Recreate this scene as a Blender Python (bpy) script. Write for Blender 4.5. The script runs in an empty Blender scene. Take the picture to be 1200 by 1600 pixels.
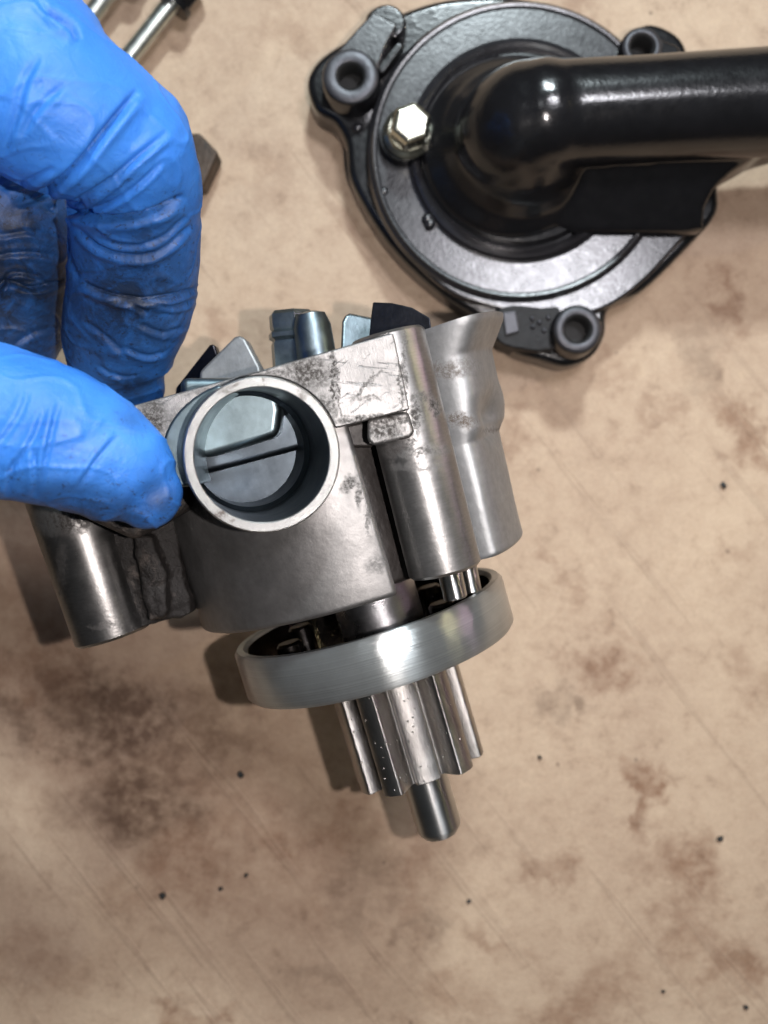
import bpy, bmesh, math, random
import numpy as np
from mathutils import Vector, Matrix, noise as mn

random.seed(4)
R = math.radians
sc = bpy.context.scene
sc.unit_settings.system = 'METRIC'
sc.unit_settings.scale_length = 0.01          # one unit is a centimetre
COL = sc.collection

# ------------------------------------------------------------------ camera
CAMZ, F, CX, CY = 20.0, 1500.0, 600.0, 800.0
cam_d = bpy.data.cameras.new('camera')
cam = bpy.data.objects.new('camera', cam_d)
COL.objects.link(cam)
cam.location = (0, 0, CAMZ)
cam_d.sensor_fit = 'VERTICAL'
cam_d.sensor_height = 36.0
cam_d.lens = F / 1600 * 36.0
cam_d.clip_start = 0.1
cam_d.clip_end = 500
cam_d.dof.use_dof = True
cam_d.dof.focus_distance = 12.9
cam_d.dof.aperture_fstop = 0.22
cam_d.dof.aperture_blades = 0
sc.camera = cam

# ------------------------------------------------------------------ world and lamps
w = bpy.data.worlds.new('World')
sc.world = w
w.use_nodes = True
wn = w.node_tree
bg = wn.nodes['Background']
tc = wn.nodes.new('ShaderNodeTexCoord')
sep = wn.nodes.new('ShaderNodeSeparateXYZ')
wr = wn.nodes.new('ShaderNodeValToRGB')
wn.links.new(tc.outputs['Generated'], sep.inputs[0])
mrn = wn.nodes.new('ShaderNodeMapRange')
mrn.inputs['From Min'].default_value = -1
mrn.inputs['From Max'].default_value = 1
wn.links.new(sep.outputs['Z'], mrn.inputs['Value'])
wn.links.new(mrn.outputs[0], wr.inputs[0])
wr.color_ramp.elements[0].position = 0.45
wr.color_ramp.elements[0].color = (0.14, 0.13, 0.12, 1)     # dim workshop walls
wr.color_ramp.elements[1].position = 1.0
wr.color_ramp.elements[1].color = (0.42, 0.45, 0.48, 1)      # pale ceiling
wn.links.new(wr.outputs[0], bg.inputs['Color'])
bg.inputs['Strength'].default_value = 0.17


def area(name, loc, target, size, power, color, shape='DISK', size_y=None):
    d = bpy.data.lights.new(name, 'AREA')
    d.shape = shape
    d.size = size
    if size_y:
        d.size_y = size_y
    d.energy = power
    d.color = color
    o = bpy.data.objects.new(name, d)
    o.location = loc
    o.rotation_euler = (Vector(target) - Vector(loc)).to_track_quat('-Z', 'Y').to_euler()
    COL.objects.link(o)
    return o


area('phone_flash', (1.9, -0.1, 20.4), (1.0, -0.5, 0), 0.24, 2150, (1.0, 0.92, 0.89))
area('ceiling_panel', (5, 41, 44), (0, 0, 0), 6, 27000, (0.84, 0.96, 1.0), 'RECTANGLE', 4)
area('ceiling_panel', (11, 15, 46), (0, 0, 0), 10, 9500, (0.95, 0.94, 1.0), 'RECTANGLE', 5)
area('ceiling_panel', (-9, 11, 46), (0, 0, 0), 7, 500, (0.94, 0.97, 1.0), 'RECTANGLE', 4)
area('bench_lamp', (38, 16, 27), (0, 0, 4), 1.0, 1900, (1.0, 0.88, 0.50))  # added unseen lamp, makes the yellow streak on the ring
area('bench_lamp', (42, 14, 15), (0, 0, 4), 1.0, 1100, (1.0, 0.68, 0.85))  # added unseen lamp, makes the pink streak on the ring

sc.view_settings.view_transform = 'Standard'
sc.view_settings.look = 'None'
sc.view_settings.exposure = 0.0
sc.view_settings.gamma = 1.0
sc.cycles.max_bounces = 6
sc.cycles.glossy_bounces = 4
sc.cycles.sample_clamp_indirect = 6
sc.cycles.use_denoising = True


# ------------------------------------------------------------------ placing helpers
def W(px, py, z):
    """world point at height z that lies on the sight line of pixel (px, py)"""
    s = (CAMZ - z) / F
    return Vector(((px - CX) * s, (CY - py) * s, z))


phi, tilt = R(16.2), R(4.8)
cp_, sp_, ct, st = math.cos(phi), math.sin(phi), math.cos(tilt), math.sin(tilt)
PX = Vector((cp_, sp_, 0))
PZ = Vector((-sp_ * ct, cp_ * ct, st)).normalized()
PY = PZ.cross(PX)
PO = W(560, 905, 5)
PM = Matrix(((PX.x, PY.x, PZ.x, PO.x), (PX.y, PY.y, PZ.y, PO.y), (PX.z, PY.z, PZ.z, PO.z), (0, 0, 0, 1)))


def lp(px, py, y=0.0):
    """pump-local (x, z) of the pixel's sight line where it crosses the local plane y"""
    c = Vector((0, 0, CAMZ))
    d = W(px, py, 0) - c
    o = c - PO
    t = (y - o.dot(PY)) / d.dot(PY)
    q = o + d * t
    return (q.dot(PX), q.dot(PZ))


def tag(o, label=None, cat=None, group=None, kind=None):
    for k, v in (('label', label), ('category', cat), ('group', group), ('kind', kind)):
        if v:
            o[k] = v
    return o


def empty(name, mat=None):
    o = bpy.data.objects.new(name, None)
    o.empty_display_size = 0.5
    COL.objects.link(o)
    if mat is not None:
        o.matrix_world = mat
    return o


# ------------------------------------------------------------------ materials
def mat(name):
    m = bpy.data.materials.new(name)
    m.use_nodes = True
    nt = m.node_tree
    return m, nt, nt.nodes['Principled BSDF']


def N(nt, t, **kw):
    n = nt.nodes.new(t)
    for k, v in kw.items():
        if k in n.inputs:
            n.inputs[k].default_value = v
        else:
            setattr(n, k, v)
    return n


def ramp(nt, src, stops):
    r = N(nt, 'ShaderNodeValToRGB')
    cr = r.color_ramp
    while len(cr.elements) < len(stops):
        cr.elements.new(0.5)
    for e, (p, c) in zip(cr.elements, stops):
        e.position = p
        e.color = c if len(c) == 4 else (*c, 1)
    nt.links.new(src, r.inputs[0])
    return r.outputs[0]


def g(v):
    return (v, v, v)


def mix(nt, f, a, b, mode='MIX'):
    m = N(nt, 'ShaderNodeMix', data_type='RGBA', blend_type=mode)
    if isinstance(f, float):
        m.inputs[0].default_value = f
    else:
        nt.links.new(f, m.inputs[0])
    for s, v in ((6, a), (7, b)):
        if isinstance(v, tuple):
            m.inputs[s].default_value = (*v, 1)
        else:
            nt.links.new(v, m.inputs[s])
    return m.outputs[2]


def coords(nt, scale=(1, 1, 1), rot=(0, 0, 0), loc=(0, 0, 0)):
    t = N(nt, 'ShaderNodeTexCoord')
    m = N(nt, 'ShaderNodeMapping')
    m.inputs['Scale'].default_value = scale
    m.inputs['Rotation'].default_value = rot
    m.inputs['Location'].default_value = loc
    src = t.outputs['Object']
    if any(rot):                       # turn first, stretch after
        m0 = N(nt, 'ShaderNodeMapping')
        m0.inputs['Rotation'].default_value = rot
        nt.links.new(src, m0.inputs[0])
        src = m0.outputs[0]
        m.inputs['Rotation'].default_value = (0, 0, 0)
    nt.links.new(src, m.inputs[0])
    return m.outputs[0]


def noise_t(nt, vec, scale, detail=4, rough=0.55, dist=0.0):
    n = N(nt, 'ShaderNodeTexNoise')
    n.inputs['Scale'].default_value = scale
    n.inputs['Detail'].default_value = detail
    n.inputs['Roughness'].default_value = rough
    n.inputs['Distortion'].default_value = dist
    nt.links.new(vec, n.inputs['Vector'])
    return n.outputs['Fac']


def mark_mask(nt, v, marks, jitter=0.28, fine=9.0):
    """grime at given places (x, z, rx, rz, angle, strength) with ragged outlines"""
    dn = N(nt, 'ShaderNodeTexNoise')
    dn.inputs['Scale'].default_value = fine
    dn.inputs['Detail'].default_value = 6
    dn.inputs['Roughness'].default_value = 0.7
    nt.links.new(v, dn.inputs['Vector'])
    ds = N(nt, 'ShaderNodeVectorMath', operation='SUBTRACT')
    ds.inputs[1].default_value = (0.5, 0.5, 0.5)
    nt.links.new(dn.outputs['Color'], ds.inputs[0])
    dm = N(nt, 'ShaderNodeVectorMath', operation='SCALE')
    dm.inputs['Scale'].default_value = jitter
    nt.links.new(ds.outputs[0], dm.inputs[0])
    da = N(nt, 'ShaderNodeVectorMath', operation='ADD')
    nt.links.new(v, da.inputs[0])
    nt.links.new(dm.outputs[0], da.inputs[1])
    acc_ = None
    for (x, z, rx, rz, an, stg) in marks:
        mp = N(nt, 'ShaderNodeMapping', vector_type='TEXTURE')
        mp.inputs['Location'].default_value = (x, 0, z)
        mp.inputs['Rotation'].default_value = (0, R(an), 0)
        mp.inputs['Scale'].default_value = (rx, 1, rz)
        nt.links.new(da.outputs[0], mp.inputs[0])
        sx = N(nt, 'ShaderNodeVectorMath', operation='MULTIPLY')
        sx.inputs[1].default_value = (1, 0, 1)
        nt.links.new(mp.outputs[0], sx.inputs[0])
        ln = N(nt, 'ShaderNodeVectorMath', operation='LENGTH')
        nt.links.new(sx.outputs[0], ln.inputs[0])
        mr = N(nt, 'ShaderNodeMapRange', interpolation_type='SMOOTHSTEP')
        mr.inputs['From Min'].default_value = 1.4
        mr.inputs['From Max'].default_value = 0.4
        mr.inputs['To Max'].default_value = stg
        nt.links.new(ln.outputs['Value'], mr.inputs['Value'])
        if acc_ is None:
            acc_ = mr.outputs[0]
        else:
            mx = N(nt, 'ShaderNodeMath', operation='MAXIMUM')
            nt.links.new(acc_, mx.inputs[0])
            nt.links.new(mr.outputs[0], mx.inputs[1])
            acc_ = mx.outputs[0]
    mu = N(nt, 'ShaderNodeMath', operation='MULTIPLY')
    nt.links.new(acc_, mu.inputs[0])
    nt.links.new(ramp(nt, noise_t(nt, v, fine * 2.2, 6, 0.75), [(0.38, g(0.15)), (0.56, g(1))]), mu.inputs[1])
    return mu.outputs[0]


def mk(px, py, rx, ry, an, stg, y=-2.7):
    x, z = lp(px, py, y)
    return (x, z, rx / 117, ry / 117, an, stg)


def metal(name, base, rough=0.35, var=0.12, grain=(1, 1, 1), grain_amt=0.02, blotch=0.35, dirt_shade=0.0,
          dirt_col=(0.012, 0.009, 0.007), cast=0.0, scratch=0.0, metallic=1.0, sparkle=0.0, loc=(0, 0, 0), aniso=0.0, marks=()):
    """worn metal: blotchy colour, uneven roughness, machining grain, grime, cast pits"""
    m, nt, p = mat(name)
    v = coords(nt, loc=loc)
    vg = coords(nt, scale=grain, loc=loc)
    b1 = noise_t(nt, v, 1.3, 5, 0.6, 0.4)
    fine = noise_t(nt, vg, 9.0, 3, 0.6)
    dark = tuple(c * (1 - blotch) for c in base)
    col = ramp(nt, b1, [(0.3, dark), (0.7, base)])
    col = mix(nt, 0.25, col, ramp(nt, fine, [(0.3, g(0.25)), (0.7, g(1.0))]), 'MULTIPLY')
    rr = ramp(nt, noise_t(nt, v, 3.1, 5, 0.65), [(0.3, g(max(0.03, rough - var))), (0.72, g(rough + var))])
    met = None
    if dirt_shade > 0:
        dn = noise_t(nt, v, 1.9, 8, 0.72, 0.8)
        dm = ramp(nt, dn, [(0.62 - dirt_shade * 0.25, g(0)), (0.70 - dirt_shade * 0.2, g(1))])
        col = mix(nt, dm, col, dirt_col)
        rr = mix(nt, dm, rr, g(0.6))
        met = ramp(nt, dm, [(0, g(metallic)), (1, g(0.1))])
    if marks:
        mk = mark_mask(nt, v, marks)
        col = mix(nt, mk, col, dirt_col)
        rr = mix(nt, mk, rr, g(0.65))
        m2 = N(nt, 'ShaderNodeMath', operation='MULTIPLY_ADD')
        nt.links.new(mk, m2.inputs[0])
        m2.inputs[1].default_value = -0.8
        if met is None:
            m2.inputs[2].default_value = metallic
        else:
            nt.links.new(met, m2.inputs[2])
        m2.use_clamp = True
        met = m2.outputs[0]
    nt.links.new(col, p.inputs['Base Color'])
    nt.links.new(rr, p.inputs['Roughness'])
    p.inputs['Metallic'].default_value = metallic
    if met is not None:
        nt.links.new(met, p.inputs['Metallic'])
    bump = N(nt, 'ShaderNodeBump', Strength=1.0, Distance=grain_amt)
    nt.links.new(fine, bump.inputs['Height'])
    last = bump
    if cast > 0:
        b2 = N(nt, 'ShaderNodeBump', Strength=1.0, Distance=cast)
        nt.links.new(noise_t(nt, v, 14, 5, 0.7), b2.inputs['Height'])
        nt.links.new(last.outputs[0], b2.inputs['Normal'])
        last = b2
    if scratch > 0:
        for k, (rot, sc_) in enumerate((((0.0, 0.35, 0.2), (2.2, 2.2, 26)), ((0.0, 1.2, 0.5), (30, 2.5, 2.0)))):
            vs = coords(nt, scale=sc_, rot=rot)
            s = ramp(nt, noise_t(nt, vs, 1.0, 2, 0.5), [(0.30, g(0)), (0.34, g(1))])
            b3 = N(nt, 'ShaderNodeBump', Strength=1.0, Distance=scratch)
            nt.links.new(s, b3.inputs['Height'])
            nt.links.new(last.outputs[0], b3.inputs['Normal'])
            last = b3
    if sparkle > 0:
        vo = N(nt, 'ShaderNodeTexVoronoi')
        vo.inputs['Scale'].default_value = 9
        nt.links.new(v, vo.inputs['Vector'])
        s = ramp(nt, vo.outputs['Distance'], [(0.06, g(0)), (0.16, g(1))])
        b4 = N(nt, 'ShaderNodeBump', Strength=1.0, Distance=sparkle)
        nt.links.new(s, b4.inputs['Height'])
        nt.links.new(last.outputs[0], b4.inputs['Normal'])
        last = b4
    nt.links.new(last.outputs[0], p.inputs['Normal'])
    if aniso:
        tg = N(nt, 'ShaderNodeTangent', direction_type='RADIAL', axis='Z')
        nt.links.new(tg.outputs[0], p.inputs['Tangent'])
        p.inputs['Anisotropic'].default_value = abs(aniso)
        p.inputs['Anisotropic Rotation'].default_value = 0.25 if aniso < 0 else 0.0
    return m


M = {}
M['housing'] = metal('grey_cast_alloy', (0.215, 0.21, 0.206), 0.48, 0.05, (1, 1, 1), 0.0015, 0.25, 0.0, cast=0.003, metallic=0.85,
                     marks=[mk(545, 757, 16, 9, -40, 1), mk(560, 775, 5, 22, 15, .8), mk(575, 800, 3, 40, 14, .6), mk(590, 885, 20, 14, 0, .5), mk(320, 800, 60, 24, 15, .8)])
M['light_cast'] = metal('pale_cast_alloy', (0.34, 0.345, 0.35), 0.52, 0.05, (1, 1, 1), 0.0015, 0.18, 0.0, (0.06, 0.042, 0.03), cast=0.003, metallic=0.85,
                        marks=[mk(690, 582, 45, 14, 18, .8, -1.2), mk(718, 575, 30, 10, 18, .6, -1), mk(716, 658, 30, 12, 30, 1, -1.2), mk(765, 672, 30, 5, 10, .8, -.5), mk(700, 830, 60, 8, 0, .2, -1)])
M['flange'] = metal('scratched_bright_alloy', (0.29, 0.285, 0.28), 0.50, 0.08, (9, 1, 1), 0.004, 0.25, 0.0, (0.018, 0.014, 0.011), cast=0.004, scratch=0.004,
                    marks=[mk(482, 582, 34, 26, 20, 1), mk(450, 585, 50, 8, 15, .8), mk(521, 590, 4, 60, 14, 1), mk(530, 610, 3, 55, 10, .9), mk(590, 655, 70, 7, 14, 1), mk(625, 590, 3, 60, 14, .9),
                           mk(575, 600, 40, 3, -30, .7), mk(235, 655, 26, 34, 30, 1), mk(505, 640, 22, 24, 0, .8), mk(300, 612, 60, 5, 14, .5), mk(570, 622, 26, 3, 15, .6), mk(270, 655, 20, 18, 0, .5), mk(602, 672, 30, 14, 15, 1), mk(640, 690, 30, 8, 15, 1)])
M['boss'] = metal('turned_alloy', (0.31, 0.305, 0.30), 0.35, 0.05, (1, 1, 4), 0.0015, 0.28, 0.0, cast=0.002, metallic=0.9,
                  marks=[mk(632, 590, 4, 70, 14, .9, -2.4), mk(648, 650, 10, 36, 14, 1, -2.4), mk(680, 635, 8, 14, 0, 1, -2.4), mk(660, 620, 16, 6, 0, .6, -2.4), mk(640, 705, 60, 10, 15, .8, -2.4), mk(650, 730, 40, 6, 15, .5, -2.4),
                         mk(605, 672, 26, 13, 15, 1, -2.6), mk(640, 690, 20, 6, 10, .8, -2.6), mk(225, 900, 14, 60, 20, .9, -1.2), mk(110, 810, 60, 22, 10, .8, -1.2)])
M['boss_dark'] = metal('turned_dull_alloy', (0.20, 0.195, 0.19), 0.32, 0.05, (1, 1, 4), 0.0015, 0.4, 0.1, cast=0.0015, metallic=0.95,
                       marks=[mk(225, 900, 18, 60, 20, 1, -1.2), mk(110, 810, 60, 26, 10, 1, -1.2), mk(165, 975, 24, 5, 10, .6, -1.2), mk(100, 880, 10, 40, 20, .4, -1.2)])  # darker copy of the boss alloy for the left boss
M['dirty_cast'] = metal('grimy_cast_alloy', (0.20, 0.17, 0.15), 0.40, 0.1, (1, 1, 1), 0.006, 0.5, 1.25, (0.008, 0.006, 0.005), cast=0.03)
M['grime'] = metal('oily_grime', (0.025, 0.020, 0.018), 0.5, 0.08, (1, 1, 1), 0.01, 0.4, metallic=0.2)  # near-black colour standing for shade in the notch and gap
M['tube_face'] = metal('machined_rim_alloy', (0.40, 0.40, 0.39), 0.45, 0.10, (3, 3, 20), 0.005, 0.15, 0.18, (0.10, 0.08, 0.07), cast=0.004, marks=[mk(345, 803, 12, 7, -30, 1, -3.3), mk(365, 812, 8, 4, -20, .7, -3.3), mk(478, 612, 20, 6, -40, .6, -3.3), mk(350, 610, 14, 4, 30, .6, -3.3)])
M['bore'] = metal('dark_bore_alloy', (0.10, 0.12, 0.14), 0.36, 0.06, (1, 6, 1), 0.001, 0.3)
M['teal'] = metal('oily_alloy_wall', (0.20, 0.26, 0.285), 0.40, 0.06, (1, 1, 1), 0.001, 0.2)  # blue-green of glove and lamp reflections put into the colour
M['ring'] = metal('brushed_ring_steel', (0.42, 0.44, 0.44), 0.30, 0.0, (0.0, 0.0, 4), 0.006, 0.22, aniso=-0.99, metallic=0.82)
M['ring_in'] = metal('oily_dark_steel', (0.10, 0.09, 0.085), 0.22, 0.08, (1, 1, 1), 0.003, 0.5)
M['collar'] = metal('ground_dark_steel', (0.5, 0.5, 0.52), 0.30, 0.06, (1, 1, 8), 0.003, 0.3)
M['gear'] = metal('polished_gear_steel', (0.50, 0.48, 0.46), 0.36, 0.07, (8, 8, 1), 0.0025, 0.35, sparkle=0.012, aniso=-0.85)
M['shaft'] = metal('polished_shaft_steel', (0.55, 0.55, 0.54), 0.34, 0.03, (0.0, 0.0, 6), 0.002, 0.3, aniso=-0.93)
M['blade'] = metal('blue_grey_blade_alloy', (0.22, 0.27, 0.30), 0.38, 0.08, (1, 1, 1), 0.002, 0.35, cast=0.003)
M['dark_blade'] = metal('dark_blade_alloy', (0.06, 0.06, 0.07), 0.4, 0.05, (1, 1, 1), 0.004, 0.3, cast=0.004)
M['zinc'] = metal('yellowish_zinc_plate', (0.60, 0.60, 0.50), 0.30, 0.07, (1, 1, 1), 0.003, 0.2)
M['rod'] = metal('dull_rod_steel', (0.62, 0.66, 0.62), 0.34, 0.06, (1, 1, 1), 0.003, 0.2)
M['rust_block'] = metal('browned_steel', (0.09, 0.065, 0.05), 0.5, 0.08, (1, 1, 1), 0.01, 0.4, 0.3, metallic=0.7)


def paint(name, base, rough, bump=0.01, metallic=0.0, spec=0.6):
    m, nt, p = mat(name)
    v = coords(nt)
    n1 = noise_t(nt, v, 2.0, 5, 0.6)
    nt.links.new(ramp(nt, n1, [(0.3, tuple(c * 0.8 for c in base)), (0.7, tuple(c * 1.25 for c in base))]), p.inputs['Base Color'])
    nt.links.new(ramp(nt, noise_t(nt, v, 5, 5, 0.7), [(0.3, g(rough - 0.03)), (0.7, g(rough + 0.05))]), p.inputs['Roughness'])
    p.inputs['Specular IOR Level'].default_value = spec
    p.inputs['Metallic'].default_value = metallic
    b = N(nt, 'ShaderNodeBump', Strength=1.0, Distance=bump)
    nt.links.new(noise_t(nt, v, 13, 2.5, 0.55), b.inputs['Height'])
    nt.links.new(b.outputs[0], p.inputs['Normal'])
    return m


M['black'] = paint('black_gloss_paint', (0.006, 0.006, 0.007), 0.19, 0.003)
M['black_rough'] = paint('black_rough_casting', (0.008, 0.008, 0.009), 0.5, 0.02, 0.0, 0.25)
M['black_flat'] = paint('black_satin_paint', (0.018, 0.0175, 0.020), 0.24, 0.0025, 0.15, 0.8)
M['lug_face'] = paint('worn_black_lug_face', (0.055, 0.055, 0.062), 0.42, 0.006, 0.6)
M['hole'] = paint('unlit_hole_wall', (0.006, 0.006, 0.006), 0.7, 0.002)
M['grit'] = paint('black_grit', (0.01, 0.012, 0.012), 0.6, 0.01)

# glove
m, nt, p = mat('blue_nitrile')
v = coords(nt)
at = N(nt, 'ShaderNodeAttribute', attribute_name='dirt')  # carries real soiling and painted finger shade
sm = noise_t(nt, v, 2.6, 8, 0.75, 0.7)
sf = noise_t(nt, v, 11, 6, 0.75, 0.4)
clean = ramp(nt, noise_t(nt, v, 0.9, 4), [(0.3, (0.026, 0.165, 0.58)), (0.7, (0.045, 0.225, 0.70))])
ma = N(nt, 'ShaderNodeMath', operation='MULTIPLY')
nt.links.new(at.outputs['Fac'], ma.inputs[0])
nt.links.new(ramp(nt, sm, [(0.30, g(0.62)), (0.55, g(1.0))]), ma.inputs[1])
c1 = mix(nt, ma.outputs[0], clean, (0.007, 0.017, 0.042))
mb = N(nt, 'ShaderNodeMath', operation='MULTIPLY')
nt.links.new(ramp(nt, sf, [(0.555, g(0)), (0.66, g(0.9))]), mb.inputs[0])
nt.links.new(ramp(nt, at.outputs['Fac'], [(0.06, g(0.0)), (0.45, g(1))]), mb.inputs[1])
c2 = mix(nt, mb.outputs[0], c1, (0.010, 0.014, 0.03))
nt.links.new(c2, p.inputs['Base Color'])
nt.links.new(ramp(nt, sm, [(0.3, g(0.40)), (0.7, g(0.60))]), p.inputs['Roughness'])
p.inputs['Specular IOR Level'].default_value = 0.4
p.inputs['Subsurface Weight'].default_value = 0.12
p.inputs['Subsurface Radius'].default_value = (0.05, 0.1, 0.2)
p.inputs['Subsurface Scale'].default_value = 0.6
b0 = N(nt, 'ShaderNodeBump', Strength=1.0, Distance=0.016)
nt.links.new(noise_t(nt, coords(nt, scale=(1, 1, 1), rot=(0, 0, 0.6)), 3.4, 5, 0.6, 1.2), b0.inputs['Height'])
vw = coords(nt, scale=(1.0, 2.6, 1.6), rot=(0, 0, -0.5))
wk = N(nt, 'ShaderNodeTexNoise', noise_type='RIDGED_MULTIFRACTAL')
wk.inputs['Scale'].default_value = 0.75
wk.inputs['Detail'].default_value = 3
wk.inputs['Distortion'].default_value = 0.5
nt.links.new(vw, wk.inputs['Vector'])
bw = N(nt, 'ShaderNodeBump', Strength=1.0, Distance=0.05)
nt.links.new(ramp(nt, wk.outputs['Fac'], [(0.45, g(0)), (1.0, g(1))]), bw.inputs['Height'])
nt.links.new(b0.outputs[0], bw.inputs['Normal'])
b1 = N(nt, 'ShaderNodeBump', Strength=1.0, Distance=0.0035)
nt.links.new(noise_t(nt, v, 30, 4, 0.7), b1.inputs['Height'])
nt.links.new(bw.outputs[0], b1.inputs['Normal'])
nt.links.new(b1.outputs[0], p.inputs['Normal'])
M['glove'] = m


# ------------------------------------------------------------------ mesh helpers
def finish(name, verts, faces, material, parent=None, bevel=0.0, seg=2, smooth=True, M4=None, angle=35):
    bm = bmesh.new()
    vs = [bm.verts.new(Vector(v)) for v in verts]
    for f in faces:
        try:
            bm.faces.new([vs[i] for i in f])
        except ValueError:
            pass
    bmesh.ops.remove_doubles(bm, verts=bm.verts, dist=1e-5)
    bmesh.ops.recalc_face_normals(bm, faces=bm.faces)
    if M4 is not None:
        bm.transform(M4)
    for e in bm.edges:
        e.smooth = not (len(e.link_faces) == 2 and e.calc_face_angle(0) > R(angle))
    for f in bm.faces:
        f.smooth = smooth
    me = bpy.data.meshes.new(name)
    bm.to_mesh(me)
    bm.free()
    me.materials.append(material)
    o = bpy.data.objects.new(name, me)
    COL.objects.link(o)
    if parent:
        o.parent = parent
    if bevel > 0:
        bv = o.modifiers.new('bevel', 'BEVEL')
        bv.width = bevel
        bv.segments = seg
        bv.limit_method = 'ANGLE'
        bv.angle_limit = R(angle)
        bv.harden_normals = True
    return o


def prism(poly, a, b, axis='y'):
    """poly in (x,z) pushed along y, or in (x,y) pushed along z"""
    n = len(poly)
    def V(p, h):
        return (p[0], h, p[1]) if axis == 'y' else (p[0], p[1], h)
    vs = [V(q, a) for q in poly] + [V(q, b) for q in poly]
    fs = [list(range(n)), list(range(2 * n - 1, n - 1, -1))]
    fs += [[i, (i + 1) % n, (i + 1) % n + n, i + n] for i in range(n)]
    return vs, fs


def lathe(profile, seg=96, closed=False):
    """profile of (r, z); closed=True joins last to first (a ring with a hole)"""
    vs, fs = [], []
    n = len(profile)
    for i in range(seg):
        a = 2 * math.pi * i / seg
        for r_, z_ in profile:
            vs.append((r_ * math.cos(a), r_ * math.sin(a), z_))
    for i in range(seg):
        j = (i + 1) % seg
        for k in range(n if closed else n - 1):
            l = (k + 1) % n
            fs.append([i * n + k, j * n + k, j * n + l, i * n + l])
    if not closed:
        if profile[0][0] > 1e-6:
            fs.append([i * n for i in range(seg)])
        if profile[-1][0] > 1e-6:
            fs.append([i * n + n - 1 for i in range(seg)][::-1])
    return vs, fs


def along(p0, p1, up=None):
    """matrix putting local z along p0->p1 with origin p0"""
    p0, p1 = Vector(p0), Vector(p1)
    q = (p1 - p0).to_track_quat('Z', 'Y')
    return Matrix.Translation(p0) @ q.to_matrix().to_4x4()


def crspline(pts, n):
    """Catmull-Rom through rows of floats"""
    P = np.array(pts, float)
    P = np.vstack([2 * P[0] - P[1], P, 2 * P[-1] - P[-2]])
    out = []
    for i in range(1, len(P) - 2):
        for t in np.linspace(0, 1, n, endpoint=False):
            a, b, c, d = P[i - 1], P[i], P[i + 1], P[i + 2]
            out.append(0.5 * ((2 * b) + (-a + c) * t + (2 * a - 5 * b + 4 * c - d) * t * t + (-a + 3 * b - 3 * c + d) * t ** 3))
    out.append(P[-2])
    return np.array(out)


def blob_union(name, parts, voxel, smooth_it, material, parent=None, to_local=None):
    """several closed shapes melted into one continuous surface; returns a real mesh object"""
    allv, allf = [], []
    for vs, fs in parts:
        k = len(allv)
        allv += [tuple(v) for v in vs]
        allf += [[i + k for i in f] for f in fs]
    me = bpy.data.meshes.new(name + '_source')
    me.from_pydata(allv, [], allf)
    me.update()
    bm = bmesh.new()
    bm.from_mesh(me)
    bmesh.ops.recalc_face_normals(bm, faces=bm.faces)
    bm.to_mesh(me)
    bm.free()
    o = bpy.data.objects.new(name, me)
    COL.objects.link(o)
    rm = o.modifiers.new('r', 'REMESH')
    rm.mode = 'VOXEL'
    rm.voxel_size = voxel
    s = o.modifiers.new('s', 'SMOOTH')
    s.iterations = smooth_it
    s.factor = 0.5
    dg = bpy.context.evaluated_depsgraph_get()
    ev = o.evaluated_get(dg)
    new = bpy.data.meshes.new_from_object(ev)
    o.modifiers.clear()
    o.data = new
    new.name = name
    bpy.data.meshes.remove(me)
    new.materials.clear()
    new.materials.append(material)
    new.polygons.foreach_set('use_smooth', [True] * len(new.polygons))
    if parent:
        o.parent = parent
    return o


def loft(rows, nseg=28, n=8, side=None):
    """rows: x,y,z,ra,rb -> closed tube with rounded ends; ra in the picture plane, rb in depth"""
    S = crspline(rows, n)
    # rounded ends
    def cap(S, end):
        a = S[-1] if end else S[0]
        b = S[-2] if end else S[1]
        d = a[:3] - b[:3]
        d /= np.linalg.norm(d)
        r_ = (a[3] + a[4]) / 2
        rows_ = []
        for t in (0.35, 0.62, 0.82, 0.94, 0.995):
            k = math.sqrt(1 - t * t)
            q = a.copy()
            q[:3] = a[:3] + d * r_ * t
            q[3] *= k
            q[4] *= k
            rows_.append(q)
        return rows_
    S = np.array(cap(S, False)[::-1] + list(S) + cap(S, True))
    vs, fs = [], []
    m_ = len(S)
    for i in range(m_):
        t = S[min(i + 1, m_ - 1), :3] - S[max(i - 1, 0), :3]
        t = Vector(t).normalized()
        u = t.cross(Vector((0, 0, 1)))
        if u.length < 0.05:
            u = Vector((1, 0, 0))
        u.normalize()
        w_ = u.cross(t).normalized()
        for k in range(nseg):
            a = 2 * math.pi * k / nseg
            q = Vector(S[i, :3]) + u * (math.cos(a) * S[i, 3]) + w_ * (math.sin(a) * S[i, 4])
            vs.append(tuple(q))
    for i in range(m_ - 1):
        for k in range(nseg):
            l = (k + 1) % nseg
            fs.append([i * nseg + k, i * nseg + l, (i + 1) * nseg + l, (i + 1) * nseg + k])
    fs.append(list(range(nseg))[::-1])
    fs.append([(m_ - 1) * nseg + k for k in range(nseg)])
    return vs, fs


def rough_up(o, amp, scale, octaves=4, seed=0.0):
    me = o.data
    me.update()
    n = len(me.vertices)
    co = np.empty(n * 3)
    no = np.empty(n * 3)
    me.vertices.foreach_get('co', co)
    me.vertex_normals.foreach_get('vector', no)
    co = co.reshape(-1, 3)
    no = no.reshape(-1, 3)
    d = np.array([mn.fractal(Vector(c) * scale + Vector((seed, 0, 0)), 1.0, 2.0, octaves) for c in co])
    co += no * (d * amp)[:, None]
    me.vertices.foreach_set('co', co.ravel())
    me.update()


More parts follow.
